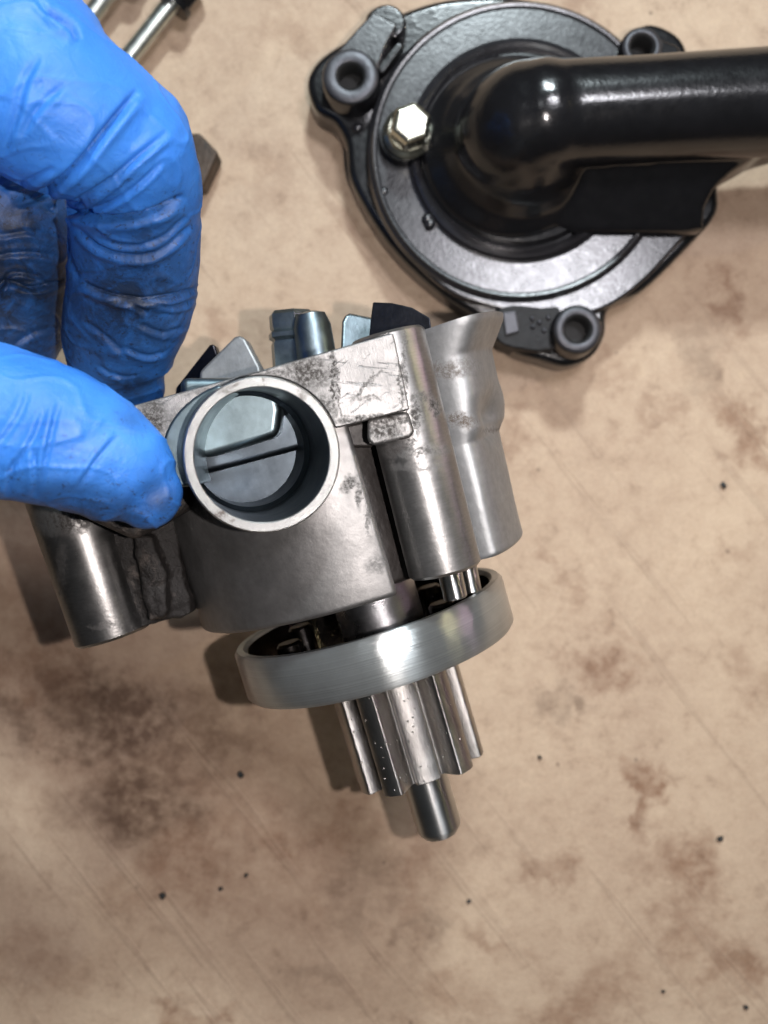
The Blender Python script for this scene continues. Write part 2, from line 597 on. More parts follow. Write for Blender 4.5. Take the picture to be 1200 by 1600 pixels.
# ================================================================== THE SURFACE
m, nt, p = mat('stained_cardboard')
v = coords(nt)
base = ramp(nt, noise_t(nt, v, 0.22, 5, 0.6, 0.6), [(0.3, (0.435, 0.318, 0.228)), (0.7, (0.53, 0.402, 0.288))])
mott = ramp(nt, noise_t(nt, v, 2.2, 8, 0.72, 0.3), [(0.28, (0.66, 0.62, 0.60)), (0.44, (0.93, 0.91, 0.90)), (0.58, (1.0, 1.0, 1.0)), (0.8, (1.08, 1.08, 1.04))])
col = mix(nt, 1.0, base, mott, 'MULTIPLY')
# stain spots; lower-left ones also paint in hand and pump shadow; noise breaks outlines
dv = N(nt, 'ShaderNodeTexNoise')
dv.inputs['Scale'].default_value = 0.75
dv.inputs['Detail'].default_value = 7
dv.inputs['Roughness'].default_value = 0.68
nt.links.new(v, dv.inputs['Vector'])
sub = N(nt, 'ShaderNodeVectorMath', operation='SUBTRACT')
nt.links.new(dv.outputs['Color'], sub.inputs[0])
sub.inputs[1].default_value = (0.5, 0.5, 0.5)
mul = N(nt, 'ShaderNodeVectorMath', operation='SCALE')
mul.inputs['Scale'].default_value = 3.4
nt.links.new(sub.outputs[0], mul.inputs[0])
add = N(nt, 'ShaderNodeVectorMath', operation='ADD')
nt.links.new(v, add.inputs[0])
nt.links.new(mul.outputs[0], add.inputs[1])
stains_and_shade = [  # px, py, rx, ry, angle, strength, kind(0 brown, 1 grey)
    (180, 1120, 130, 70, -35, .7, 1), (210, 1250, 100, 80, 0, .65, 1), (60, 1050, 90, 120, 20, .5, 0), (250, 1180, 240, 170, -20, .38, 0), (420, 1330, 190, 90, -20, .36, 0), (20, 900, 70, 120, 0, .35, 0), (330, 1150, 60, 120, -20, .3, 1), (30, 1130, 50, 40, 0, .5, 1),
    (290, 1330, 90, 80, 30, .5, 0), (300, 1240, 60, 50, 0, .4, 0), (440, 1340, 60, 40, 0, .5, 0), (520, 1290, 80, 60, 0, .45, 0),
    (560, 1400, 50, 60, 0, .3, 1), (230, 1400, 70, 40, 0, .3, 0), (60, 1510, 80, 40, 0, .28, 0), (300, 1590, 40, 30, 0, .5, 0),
    (930, 1025, 50, 35, 0, .55, 0), (850, 1110, 30, 34, 0, .35, 1), (910, 1100, 34, 26, 0, .45, 1), (995, 1240, 24, 60, -6, .6, 0),
    (1070, 1370, 55, 70, 30, .55, 0), (1060, 1470, 50, 50, 0, .4, 0), (1140, 1520, 50, 60, 0, .5, 0), (860, 1365, 40, 26, 0, .4, 0),
    (900, 1560, 110, 50, 20, .45, 0), (700, 1560, 60, 30, 0, .3, 0), (640, 1380, 30, 90, 0, .35, 0), (760, 1470, 60, 20, -25, .3, 0),
    (800, 680, 30, 60, -30, .35, 0), (1170, 670, 30, 90, 25, .5, 0), (1125, 480, 22, 50, 20, .5, 0), (1100, 560, 30, 40, 0, .3, 1),
    (960, 590, 20, 50, -30, .25, 0), (1020, 640, 20, 70, -35, .3, 0), (870, 880, 60, 20, -50, .3, 0), (340, 500, 30, 22, 0, .3, 0),
    (530, 350, 40, 20, -40, .28, 0), (450, 50, 60, 40, 0, .25, 0), (420, 260, 50, 60, 0, .2, 0), (900, 30, 40, 40, 0, .35, 0),
    (40, 880, 60, 50, 0, .25, 0), (480, 1530, 60, 26, 0, .25, 1), (660, 1470, 30, 20, 0, .3, 1), (1160, 860, 40, 26, 0, .25, 0),
    (960, 960, 50, 14, -40, .22, 0), (1180, 1060, 30, 60, 30, .25, 0), (640, 1620, 200, 20, 0, .2, 0)]
acc = [None, None]
for (px, py, rx, ry, an, stg, k) in stains_and_shade:
    c = W(px, py, 0)
    mp = N(nt, 'ShaderNodeMapping', vector_type='TEXTURE')
    mp.inputs['Location'].default_value = (c.x, c.y, 0)
    mp.inputs['Rotation'].default_value = (0, 0, R(an))
    mp.inputs['Scale'].default_value = (rx / 75, ry / 75, 1)
    nt.links.new(add.outputs[0], mp.inputs[0])
    sx = N(nt, 'ShaderNodeVectorMath', operation='MULTIPLY')
    sx.inputs[1].default_value = (1, 1, 0)
    nt.links.new(mp.outputs[0], sx.inputs[0])
    ln = N(nt, 'ShaderNodeVectorMath', operation='LENGTH')
    nt.links.new(sx.outputs[0], ln.inputs[0])
    mr = N(nt, 'ShaderNodeMapRange', interpolation_type='SMOOTHSTEP')
    mr.inputs['From Min'].default_value = 1.5
    mr.inputs['From Max'].default_value = 0.25
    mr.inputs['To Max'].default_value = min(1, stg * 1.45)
    nt.links.new(ln.outputs['Value'], mr.inputs['Value'])
    if acc[k] is None:
        acc[k] = mr.outputs[0]
    else:
        mx = N(nt, 'ShaderNodeMath', operation='MAXIMUM')
        nt.links.new(acc[k], mx.inputs[0])
        nt.links.new(mr.outputs[0], mx.inputs[1])
        acc[k] = mx.outputs[0]
brk = noise_t(nt, v, 2.4, 10, 0.70, 0.0)
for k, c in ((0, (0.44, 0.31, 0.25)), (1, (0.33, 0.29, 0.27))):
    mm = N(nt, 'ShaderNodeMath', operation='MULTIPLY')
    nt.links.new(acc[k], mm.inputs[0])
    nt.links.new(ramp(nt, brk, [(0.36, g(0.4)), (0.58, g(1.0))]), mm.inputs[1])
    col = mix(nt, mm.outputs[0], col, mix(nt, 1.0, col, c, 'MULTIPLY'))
# scattered small spots and smears
sp = ramp(nt, noise_t(nt, v, 1.05, 6, 0.7, 0.5), [(0.62, g(0)), (0.76, g(0.35))])
col = mix(nt, sp, col, (0.27, 0.18, 0.125))
vo = N(nt, 'ShaderNodeTexVoronoi')
vo.inputs['Scale'].default_value = 0.9
vo.inputs['Randomness'].default_value = 1.0
nt.links.new(v, vo.inputs['Vector'])
sm_ = ramp(nt, vo.outputs['Distance'], [(0.02, g(0.75)), (0.05, g(0))])
col = mix(nt, sm_, col, (0.17, 0.12, 0.085))
# long fold scratches
vs_ = coords(nt, scale=(0.11, 2.2, 1), rot=(0, 0, R(52)))
fs_ = ramp(nt, noise_t(nt, vs_, 1.0, 3, 0.5), [(0.60, g(0)), (0.66, g(0.28)), (0.70, g(0))])
col = mix(nt, fs_, col, (0.30, 0.21, 0.15))
fib = ramp(nt, noise_t(nt, v, 22, 4, 0.7), [(0.3, g(0.87)), (0.7, g(1.08))])
col = mix(nt, 1.0, col, fib, 'MULTIPLY')
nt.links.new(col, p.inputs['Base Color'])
p.inputs['Roughness'].default_value = 0.62
p.inputs['Specular IOR Level'].default_value = 0.3
b1 = N(nt, 'ShaderNodeBump', Strength=1.0, Distance=0.02)
nt.links.new(noise_t(nt, v, 5, 6, 0.7), b1.inputs['Height'])
b2 = N(nt, 'ShaderNodeBump', Strength=1.0, Distance=0.03)
nt.links.new(fs_, b2.inputs['Height'])
nt.links.new(b1.outputs[0], b2.inputs['Normal'])
nt.links.new(b2.outputs[0], p.inputs['Normal'])
M['card'] = m

gn = 120
vs, fs = [], []
for j in range(gn + 1):
    for i in range(gn + 1):
        x, y = (i / gn - 0.5) * 70, (j / gn - 0.5) * 70
        vs.append((x, y, 0.05 * mn.noise(Vector((x * 0.16, y * 0.16, 3))) - 0.04))
for j in range(gn):
    for i in range(gn):
        a = j * (gn + 1) + i
        fs.append([a, a + 1, a + gn + 2, a + gn + 1])
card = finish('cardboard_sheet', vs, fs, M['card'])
tag(card, kind='structure')

# grit specks
specks = [
    (376, 1210, 6.5, 'black grit speck on cardboard, just left of the gear tip'),
    (254, 1399, 6.5, 'black grit speck on cardboard below the large grey stain, bottom left'),
    (345, 1388, 4.5, 'small black grit speck beside a faint grey smudge, low left'),
    (385, 1367, 4, 'tiny black grit speck above and right of two others, low left'),
    (1130, 758, 6, 'blue-black grit speck on clean cardboard right of the pump'),
    (1125, 1310, 6, 'black grit speck just above the brown smear, lower right'),
    (843, 1183, 4, 'tiny black grit speck on pale cardboard right of the gear'),
    (732, 1408, 4.5, 'small dark grit speck on cardboard below the shaft tip'),
    (1165, 1573, 5, 'black grit speck in the bottom right corner of the picture'),
    (1036, 1548, 3.5, 'tiny dark grit speck near the bottom edge, right of centre'),
]
for px, py, r_, lab in specks:
    r_ *= 0.82
    c = W(px, py, 0)
    vs, fs = lathe([(0, 0.0), (r_ / 75, 0.012), (r_ / 75 * 0.8, 0.05), (0, 0.07)], 10)
    vs = [(x * (1 + 0.7 * mn.noise(Vector((x * 30, y * 30, px)))), y * (1 + 0.7 * mn.noise(Vector((x * 30, px, y * 30)))), z) for x, y, z in vs]
    o = finish('grit_speck', vs, fs, M['grit'])
    o.location = (c.x, c.y, 0)
    tag(o, lab, 'grit speck', 'black specks on the cardboard')


# ================================================================== THE PUMP
pump = empty('pump_unit', PM)
tag(pump, 'bare metal pump unit with round inlet, steel ring and gear, held in the glove', 'pump')

RB = 2.5
sil = [(812, 817), (795, 742), (779, 672), (786, 652), (781, 605), (768, 548), (785, 502), (785, 484)]
silp = [lp(a, b, -0.15) for a, b in sil]
zs = np.array([q[1] for q in silp])
xs = np.array([q[0] for q in silp])
ztop = lp(665, 507, -2.3)[1]


def Rside(z):
    return float(np.interp(z, zs, xs))


# main housing: radius depends on height and on bearing, notch beside the right boss
nth, nz = 420, 130
zz = [k / (nz - 1) * ztop for k in range(nz)]


def housing_r(a, z):
    """a degrees, -90 faces the camera, 0 is the right side"""
    side = 1 / (1 + math.exp(-(a + 40) / 1.5)) if a < 60 else 1 - 1 / (1 + math.exp(-(a - 70) / 4))
    r_ = RB * (1 - side) + Rside(z) * side
    zlow = min(zz[-1], z)
    # rounded lower left shoulder
    if -77 < a < -40:
        e = min((a + 77) / 2.0, (-40 - a) / 6.0, 1)
        r_ -= 0.85 * max(0, e)
    # knuckle dent on the side
    if side > 0.5:
        d = ((a + 24) / 9) ** 2 + ((z - lp(730, 655, -1)[1]) / 0.28) ** 2
        r_ -= 0.22 * math.exp(-d)
        d = ((a + 14) / 12) ** 2 + ((z - lp(745, 640, -1)[1]) / 0.22) ** 2
        r_ += 0.06 * math.exp(-d)
    r_ += 0.012 * mn.noise(Vector((math.cos(R(a)) * 3, math.sin(R(a)) * 3, z * 1.5)))
    return r_


vs, fs = [], []
for k, z in enumerate(zz):
    for i in range(nth):
        a = -180 + 360 * i / nth
        r_ = housing_r(a, z)
        if k == 0:
            r_ -= 0.05
        if k == 1:
            r_ -= 0.012
        vs.append((r_ * math.cos(R(a)), r_ * math.sin(R(a)), z))
for k in range(nz - 1):
    for i in range(nth):
        j = (i + 1) % nth
        fs.append([k * nth + i, k * nth + j, (k + 1) * nth + j, (k + 1) * nth + i])
fs.append([i for i in range(nth)][::-1])
fs.append([(nz - 1) * nth + i for i in range(nth)])
tcx, tcz = lp(409, 711, -2.3)
fs = [f for f in fs if len(f) > 4 or not (sum(vs[i][1] for i in f) / 4 < -1 and
      math.hypot(sum(vs[i][0] for i in f) / 4 - (tcx - 0.03), sum(vs[i][2] for i in f) / 4 - tcz) < 0.96)]
h = finish('housing', vs, fs, M['housing'], pump, angle=60)
sm2 = h.modifiers.new('smooth', 'SMOOTH')
sm2.iterations = 3
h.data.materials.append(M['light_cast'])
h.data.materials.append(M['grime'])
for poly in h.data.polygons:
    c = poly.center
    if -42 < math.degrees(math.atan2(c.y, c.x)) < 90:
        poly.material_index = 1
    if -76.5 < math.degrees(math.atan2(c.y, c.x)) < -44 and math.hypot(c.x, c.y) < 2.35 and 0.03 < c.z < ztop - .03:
        poly.material_index = 2  # notch floor painted near black for its shade

# right boss: a full-height post in front of the housing
def post(name, p0, p1, r0, r1, yy, material, chamfer=0.04, seg=64):
    (x0, z0), (x1, z1) = p0, p1
    a, b = Vector((x0, yy, z0)), Vector((x1, yy, z1))
    L = (b - a).length
    vs, fs = lathe([(0.0, 0), (r0 - chamfer, 0), (r0, chamfer), ((r0 + r1) / 2, L / 2), (r1, L - chamfer), (r1 - chamfer, L), (0.0, L)], seg)
    return finish(name, vs, fs, material, pump, M4=along(a, b), angle=30)


yb = -2.02
post('mounting_boss', lp(696, 892, yb), lp(604, 522, yb), 0.50, 0.50, yb, M['boss'])
# stud poking out of the boss down into the ring
post('stud', lp(712, 935, -1.6), lp(700, 880, -1.6), 0.17, 0.17, -1.6, M['shaft'], 0.02, 32)
post('stud', lp(737, 925, -1.0), lp(728, 880, -1.0), 0.15, 0.15, -1.0, M['shaft'], 0.02, 32)

# left boss
yl = -0.75
lb = post('mounting_boss', lp(179, 993, yl), lp(98, 745, yl), 0.58, 0.62, yl, M['boss_dark'])

# grimy cast web between left boss and housing
pts = [lp(205, 985, -1.0), lp(262, 970, -1.0), lp(302, 958, -1.0), lp(285, 880, -1.0), lp(265, 760, -1.0), lp(150, 760, -1.0)]
pts2 = [lp(232, 972, -1.3), lp(258, 964, -1.3), lp(262, 900, -1.3), lp(238, 840, -1.3), lp(205, 835, -1.3), lp(216, 900, -1.3)]
web = blob_union('cast_web', [prism(pts, -1.05, 0.6), prism(pts2, -1.32, -0.9)], 0.035, 14, M['dirty_cast'], pump)
rough_up(web, 0.05, 3.0, 5, 7.0)
# flange with flat scratched front
yf = -2.72


def arc_px(cx, cy, rx, ry, a0, a1, n):
    return [(cx + rx * math.cos(R(a)), cy - ry * math.sin(R(a))) for a in np.linspace(a0, a1, n)]


TC = (409, 711)
fl_px = [(206, 634), (330, 599.5), (455, 565), (614, 519.5), (617, 530), (640, 640), (529, 668)]
fl_px += arc_px(TC[0], TC[1], 122, 124, 20, 150, 22) + [(268, 700), (240, 690), (222, 668)]
poly = [lp(a, b, yf) for a, b in fl_px]
fl = finish('flange', *prism(poly, yf, -0.6), M['flange'], pump, bevel=0.025, seg=2, angle=50)
# rear extension of the flange to the left under the thumb
poly = [lp(*q, -2.3) for q in [(92, 700), (206, 637), (290, 640), (290, 800), (200, 850), (90, 800), (66, 760)]]
finish('flange_ear', *prism(poly, -2.0, -0.2), M['dirty_cast'], pump, bevel=0.12, seg=3)  # web material reused to keep this lip dark
# stepped pad below the flange block
poly = [lp(*q, -2.60) for q in [(574, 655), (638, 642), (648, 676), (640, 684), (583, 697), (574, 688)]]
finish('step_pad', *prism(poly, -2.62, -1.4), M['flange'], pump, bevel=0.09, seg=3)
poly = [lp(*q, -2.3) for q in [(520, 668), (576, 655), (584, 700), (520, 700)]]
finish('step_pad', *prism(poly, -2.1, -1.4), M['grime'], pump, bevel=0.05, seg=3)  # filler block, the gap's shade painted as near-black
# concave pocket left of the inlet, its teal shading painted in
poly = [lp(*q, -2.55) for q in arc_px(TC[0], TC[1], 152, 120, 115, 205, 16) + arc_px(TC[0], TC[1], 105, 110, 205, 115, 16)]
finish('inlet_fillet', *prism(poly, -2.76, -1.6), M['teal'], pump, bevel=0.09, seg=4)

# inlet tube: axis leans left going back
yt = -3.3
fx, fz = lp(TC[0], TC[1], yt)
scl = (CAMZ - (PO - PY * 3.3).z)  # distance of the rim plane
k = scl / F
ro, ri = 120.5 * k, 104 * k
p0 = Vector((fx, yt, fz))
TL = 2.3
bx, bz = lp(380, 703, yt + TL)
p1 = Vector((bx, yt + TL, bz))
L = (p1 - p0).length
prof_t = [(ri, 0.012), (ri + 0.012, 0), (ro - 0.02, 0), (ro, 0.02), (ro, L), (ri - 0.06, L), (ri - 0.06, L * 0.66), (ri, L * 0.63)]
d0 = Matrix.Translation(p0) @ (p1 - p0).to_track_quat('Z', 'Y').to_matrix().to_4x4()
# keep the rim square to the flange: shear the tube instead of turning it
sh = Matrix(((1, 0, (p1.x - p0.x) / TL, p0.x), (0, 0, 1, p0.y), (0, 1, (p1.z - p0.z) / TL, p0.z), (0, 0, 0, 1)))
prof_t = [(a, b * TL / L) for a, b in prof_t]
tb = finish('inlet_tube', *lathe(prof_t, 160, True), M['bore'], pump, M4=sh, angle=40)
tb.data.materials.append(M['tube_face'])
for poly in tb.data.polygons:
    if poly.center.y < yt + 0.03:
        poly.material_index = 1
# floor of the bore and the wall beyond its step, teal reflections in its colour
bk = -1.02
ex = ri * 1.12
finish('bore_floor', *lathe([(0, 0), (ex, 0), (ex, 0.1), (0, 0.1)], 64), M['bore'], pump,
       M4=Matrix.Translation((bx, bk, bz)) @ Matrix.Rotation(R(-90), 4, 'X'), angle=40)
poly = [lp(*q, -1.75) for q in [(280, 590), (428, 590), (436, 620), (440, 640), (436, 678), (425, 685), (330, 714), (312, 716), (280, 720)]]
finish('bore_step', *prism(poly, -1.75, -1.0), M['teal'], pump, bevel=0.15, seg=6, angle=30)
poly = [lp(*q, -1.3) for q in [(280, 600), (500, 600), (500, 694), (280, 752)]]
finish('bore_ledge', *prism(poly, -1.2, -1.0), M['bore'], pump, bevel=0.12, seg=5, angle=30)

# impeller blades and nut standing up behind the flange
def slab(name, pxs, y0, y1, material, bevel=0.05, ang=35, kx=0.0, kz=0.0):
    poly = [lp(*q, y0) for q in pxs]
    x0, z0 = poly[0]
    vs, fs = prism(poly, y0, y1)
    vs = [(x, y + kx * (x - x0) + kz * (z - z0), z) for x, y, z in vs]
    return finish(name, vs, fs, material, pump, bevel=bevel, seg=3, angle=ang)


slab('impeller_blade', [(311, 600), (311, 580), (365, 526), (373, 523), (383, 528), (408, 574), (412, 600)], -0.6, 0.0, M['light_cast'], 0.06, kx=-.15, kz=.3)
slab('impeller_blade', [(270, 640), (276, 606), (334, 543), (342, 541), (348, 560), (330, 640)], 0.1, 0.5, M['dark_blade'], 0.05, kx=-.5)
slab('impeller_blade', [(532, 560), (534, 500), (539, 489), (546, 486), (592, 494), (596, 560)], -0.3, 0.2, M['blade'], 0.05, kx=.3, kz=.2)
slab('impeller_blade', [(574, 560), (579, 500), (583, 470), (612, 473), (643, 482), (670, 500), (674, 540)], -1.0, -0.8, M['dark_blade'], 0.02, kx=-.35, kz=.3)
# hex nut and threaded end
def px_rod(name, px0, py0, px1, py1, y, prof, material, seg=32, M2=None):
    a, b = lp(px0, py0, y), lp(px1, py1, y)
    A, B = Vector((a[0], y, a[1])), Vector((b[0], y, b[1]))
    Lr = (B - A).length
    prof = [(r_, t * Lr) for r_, t in prof]
    mm = along(A, B)
    if M2 is not None:
        mm = mm @ M2
    return finish(name, *lathe(prof, seg), material, pump, M4=mm, angle=28)


nutm = M['blade']
px_rod('shaft_nut', 462, 600, 454, 486, 0.0, [(0, 0), (0.36, 0), (0.36, .55), (0.33, .60), (0.39, .64), (0.39, .70), (0.34, .74), (0.36, .78), (0.36, .95), (0.30, 1), (0, 1)], nutm, 6, Matrix.Rotation(R(12), 4, 'Z'))
px_rod('impeller_hub', 500, 590, 484, 487, -0.5, [(0, 0), (0.30, 0), (0.28, .78), (0.22, .96), (0.10, 1), (0, 1)], nutm, 40)

# collar
finish('shaft_collar', *lathe([(0, 0.1), (0.66, 0.1), (0.66, -0.95), (0.6, -1.0), (0, -1.0)], 96), M['collar'], pump,
       M4=Matrix.Translation((0.17, -0.1, 0)), angle=40)

# bearing ring
RR = 2.16
zr0, zr1 = -0.50, -1.27
prof = [(RR - 0.19, zr0 - 0.05), (RR - 0.15, zr0), (RR - 0.05, zr0), (RR, zr0 - 0.06), (RR, zr1 + 0.06), (RR - 0.05, zr1), (RR - 0.3, zr1), (RR - 0.3, zr1 + 0.15), (RR - 0.19, zr1 + 0.2)]
rg = finish('bearing_ring', *lathe(prof, 220, True), M['ring'], pump, angle=50)
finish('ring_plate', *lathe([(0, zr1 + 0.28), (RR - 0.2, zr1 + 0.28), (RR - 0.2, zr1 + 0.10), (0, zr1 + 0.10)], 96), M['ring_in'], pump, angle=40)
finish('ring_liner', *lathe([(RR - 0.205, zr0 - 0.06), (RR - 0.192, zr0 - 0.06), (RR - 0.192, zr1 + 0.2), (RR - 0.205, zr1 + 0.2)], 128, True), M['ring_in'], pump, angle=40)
for q in range(5):
    a = R((-160, -35, 90, 150, 40)[q])
    finish('roller_pin', *lathe([(0, 0), (0.2, 0), (0.2, 0.4), (0.16, 0.44), (0, 0.44)], 32), M['ring_in'], pump,
           M4=Matrix.Translation((1.35 * math.cos(a), 1.35 * math.sin(a), zr1 + 0.27)), angle=30)

# gear with nine broad teeth
NT, GR = 10, 1.03
gpoly = []
for t in range(NT):
    if t == 0:                       # one wide gap faces the camera
        gpoly += [(0.78 * math.cos(R(-82 + a)), 0.78 * math.sin(R(-82 + a))) for a in range(-14, 15, 4)]
        continue
    c = -82 + t * 360 / NT
    for a, r_ in ((-17.2, .66), (-13.6, .69), (-11.8, .82), (-10.4, .96), (-8.5, 1.02), (-5, 1.035), (0, 1.04), (5, 1.035), (8.5, 1.02), (10.4, .96), (11.8, .82), (13.6, .69), (17.2, .66)):
        gpoly.append((r_ * math.cos(R(c + a)), r_ * math.sin(R(c + a))))
gear = finish('gear', *prism(gpoly, zr1 + 0.1, -3.17, 'z'), M['gear'], pump, M4=Matrix.Translation((0.10, 0, 0)), bevel=0.02, seg=2, angle=48)
finish('shaft', *lathe([(0, -2.9), (0.36, -2.9), (0.36, -4.17), (0.345, -4.22), (0.27, -4.31), (0, -4.32)], 64), M['shaft'], pump,
       M4=Matrix.Translation((0.12, 0, 0)), angle=28)
# ================================================================== THE GLOVED HAND
person = empty('person', Matrix.Translation((-4, 1, 7)))
tag(person, 'hand in a grimy blue nitrile glove pinching the pump between thumb and forefinger', 'person')


def row(px, py, z, h, depth=1.0):
    q = W(px, py, z)
    r_ = h * (CAMZ - z) / F
    return (q.x, q.y, q.z, r_, r_ * depth)


index_prox = [row(-420, -60, 7.6, 190, .8), row(-180, 10, 8.3, 175, .8), row(-20, 80, 8.6, 160, .8), row(90, 165, 8.5, 138, .9), row(200, 222, 8.0, 104, .95)]
index_mid = [row(203, 232, 8.0, 104, .95), row(212, 300, 7.4, 103, .9), row(211, 380, 6.7, 102, .92), row(206, 455, 6.1, 100, .92), row(190, 520, 5.6, 92, .9), row(188, 572, 5.3, 78, .85), row(198, 606, 5.1, 60, .8)]
middle = [row(-400, 150, 6.2, 150, .8), row(-180, 250, 6.0, 130, .9), row(-20, 320, 5.6, 120, .9), row(0, 400, 5.2, 112, .9), row(0, 470, 4.9, 104, .9), row(10, 540, 4.6, 88, .9), row(20, 590, 4.5, 60, .9)]
ring_f = [row(-420, 260, 5.6, 130, .9), row(-260, 380, 5.0, 110, .9), row(-200, 480, 4.5, 100, .9), row(-190, 560, 4.2, 80, .9)]
little = [row(-440, 360, 5.2, 110, .9), row(-380, 450, 4.6, 90, .9), row(-350, 530, 4.2, 80, .9), row(-345, 590, 4.0, 60, .9)]
thumb = [row(-520, 480, 8.0, 200, .8), row(-300, 590, 8.6, 160, .8), row(-120, 640, 8.8, 132, .82), row(-10, 660, 8.8, 121, .82), row(85, 682, 8.7, 112, .8), row(160, 718, 8.5, 96, .78), row(212, 756, 8.35, 78, .75), row(234, 776, 8.3, 56, .75)]
palm = [row(-900, 240, 7.0, 210, .7), row(-700, 240, 7.2, 300, .55), row(-480, 220, 7.2, 340, .5), row(-320, 170, 7.2, 270, .5)]
arm = [row(-1700, 260, 6.4, 240, .8), row(-1300, 250, 6.6, 210, .75), row(-850, 240, 7.0, 215, .7)]
parts = [loft(x, 36, 10) for x in (index_prox, index_mid, middle, ring_f, little, thumb, palm, arm)]
glove = blob_union('glove', parts, 0.032, 14, M['glove'])
me = glove.data
n = len(me.vertices)
co = np.empty(n * 3)
no = np.empty(n * 3)
me.vertices.foreach_get('co', co)
me.vertex_normals.foreach_get('vector', no)
co = co.reshape(-1, 3)
no = no.reshape(-1, 3)


def project(c):
    s = F / (CAMZ - c[:, 2])
    return np.stack([CX + c[:, 0] * s, CY - c[:, 1] * s], 1)


def seg_dist(P, line):
    """signed distance in px to a polyline and the run 0..1 along it"""
    line = np.array(crspline(line, 6)) if len(line) > 2 else np.array(line, float)
    best = np.full(len(P), 1e9)
    sgn = np.ones(len(P))
    run = np.zeros(len(P))
    seglen = np.linalg.norm(np.diff(line, axis=0), axis=1)
    tot = seglen.sum()
    accl = 0
    for i in range(len(line) - 1):
        a, b = line[i], line[i + 1]
        d = b - a
        t = np.clip(((P - a) @ d) / (d @ d), 0, 1)
        q = a + t[:, None] * d
        dd = np.linalg.norm(P - q, axis=1)
        cr = d[0] * (P - a)[:, 1] - d[1] * (P - a)[:, 0]
        msk = dd < best
        best[msk] = dd[msk]
        sgn[msk] = np.sign(cr[msk])
        run[msk] = (accl + t[msk] * seglen[i]) / tot
        accl += seglen[i]
    return best, sgn, run


# polyline, valley depth, valley width px, ridge height (side +: left of travel on screen is -), ridge offset, zmin, zmax
IN, MI, TH = (5.9, 12), (3, 6.6), (7.2, 12)
folds = [
    ([(20, 322), (63, 306), (100, 280), (130, 250), (164, 206), (217, 140)], .16, 9, .07, 12, IN),
    ([(98, 325), (135, 308), (175, 280), (215, 245), (262, 206)], .07, 7, .08, 10, IN),
    ([(110, 336), (170, 318), (220, 285), (255, 250)], .05, 5, .05, 8, IN),
    ([(60, 322), (115, 332), (180, 344), (240, 334), (290, 306)], .22, 9, .07, 12, IN),
    ([(118, 352), (150, 385), (200, 400), (250, 392), (302, 350)], .07, 6, .07, 9, IN),
    ([(150, 372), (200, 384), (250, 372), (298, 330)], .04, 5, .04, 7, IN),
    ([(128, 440), (160, 458), (215, 468), (270, 462), (312, 448)], .12, 6, .09, 9, IN),
    ([(170, 470), (205, 474), (232, 492)], .06, 5, .05, 7, IN),
    ([(240, 474), (275, 478), (305, 466)], .05, 5, .05, 7, IN),
    ([(130, 500), (170, 530), (205, 562)], .04, 6, .04, 8, IN),
    ([(215, 505), (255, 520), (285, 512)], .04, 5, .05, 7, IN),
    ([(190, 540), (230, 556), (262, 548)], .04, 5, .04, 7, IN),
    ([(150, 570), (190, 588), (240, 585)], .04, 5, .04, 7, IN),
    ([(5, 235), (25, 180), (38, 130), (62, 88)], .06, 9, .05, 12, IN),
    ([(32, 215), (55, 175), (80, 150), (103, 132)], .05, 9, .04, 10, IN),
    ([(75, 18), (95, 30), (112, 42), (125, 62)], .12, 8, .08, 12, IN),
    ([(55, 0), (80, 24), (110, 50)], .05, 6, .05, 9, IN),
    ([(0, 292), (40, 285), (85, 262)], .05, 7, .04, 9, IN),
    ([(105, 360), (108, 400), (124, 440)], .04, 6, .02, 9, IN),
    # middle finger
    ([(-20, 462), (10, 440), (50, 450), (100, 438)], .09, 7, .08, 9, MI),
    ([(-5, 470), (15, 428), (60, 432), (70, 446), (30, 452)], .03, 4, .09, 6, MI),
    ([(-10, 400), (40, 395), (90, 400)], .05, 6, .05, 8, MI),
    ([(-10, 370), (40, 362), (95, 372)], .04, 6, .05, 8, MI),
    ([(20, 540), (50, 520), (90, 510)], .04, 6, .04, 8, MI),
    # thumb
    ([(92, 628), (82, 670), (72, 715), (60, 770)], .05, 6, .05, 8, TH),
    ([(70, 640), (50, 690), (12, 740)], .04, 7, .04, 9, TH),
    ([(185, 680), (150, 720), (120, 765)], .04, 6, .04, 8, TH),
    ([(45, 610), (30, 650), (-5, 700)], .04, 7, .03, 9, TH),
    ([(52, 700), (56, 745), (54, 778)], .05, 6, .04, 8, TH),
    ([(20, 720), (16, 750), (10, 778)], .05, 6, .04, 8, TH),
]
P2 = project(co)
facing = (no * (np.array([0, 0, CAMZ]) - co)).sum(1) > 0
disp = np.zeros(n)
for line, dv_, wv, rv, ro_, (z0, z1) in folds:
    msk = facing & (co[:, 2] > z0) & (co[:, 2] < z1)
    lo = np.min(line, 0) - 60
    hi = np.max(line, 0) + 60
    msk &= (P2 > lo).all(1) & (P2 < hi).all(1)
    idx = np.nonzero(msk)[0]
    if not len(idx):
        continue
    d, s, rn = seg_dist(P2[idx], line)
    env = np.clip(np.minimum(rn, 1 - rn) / 0.18, 0, 1) ** 0.7
    env = np.where((rn <= 0) | (rn >= 1), 0, env)
    sd = d * s
    disp[idx] += 0.5 * env * (-1.5 * dv_ * np.exp(-(d / (wv * .62)) ** 2) + rv * np.exp(-((sd - ro_) / (wv * .9)) ** 2) + .1 * rv * np.exp(-((sd + ro_) / (wv * 1.0)) ** 2))
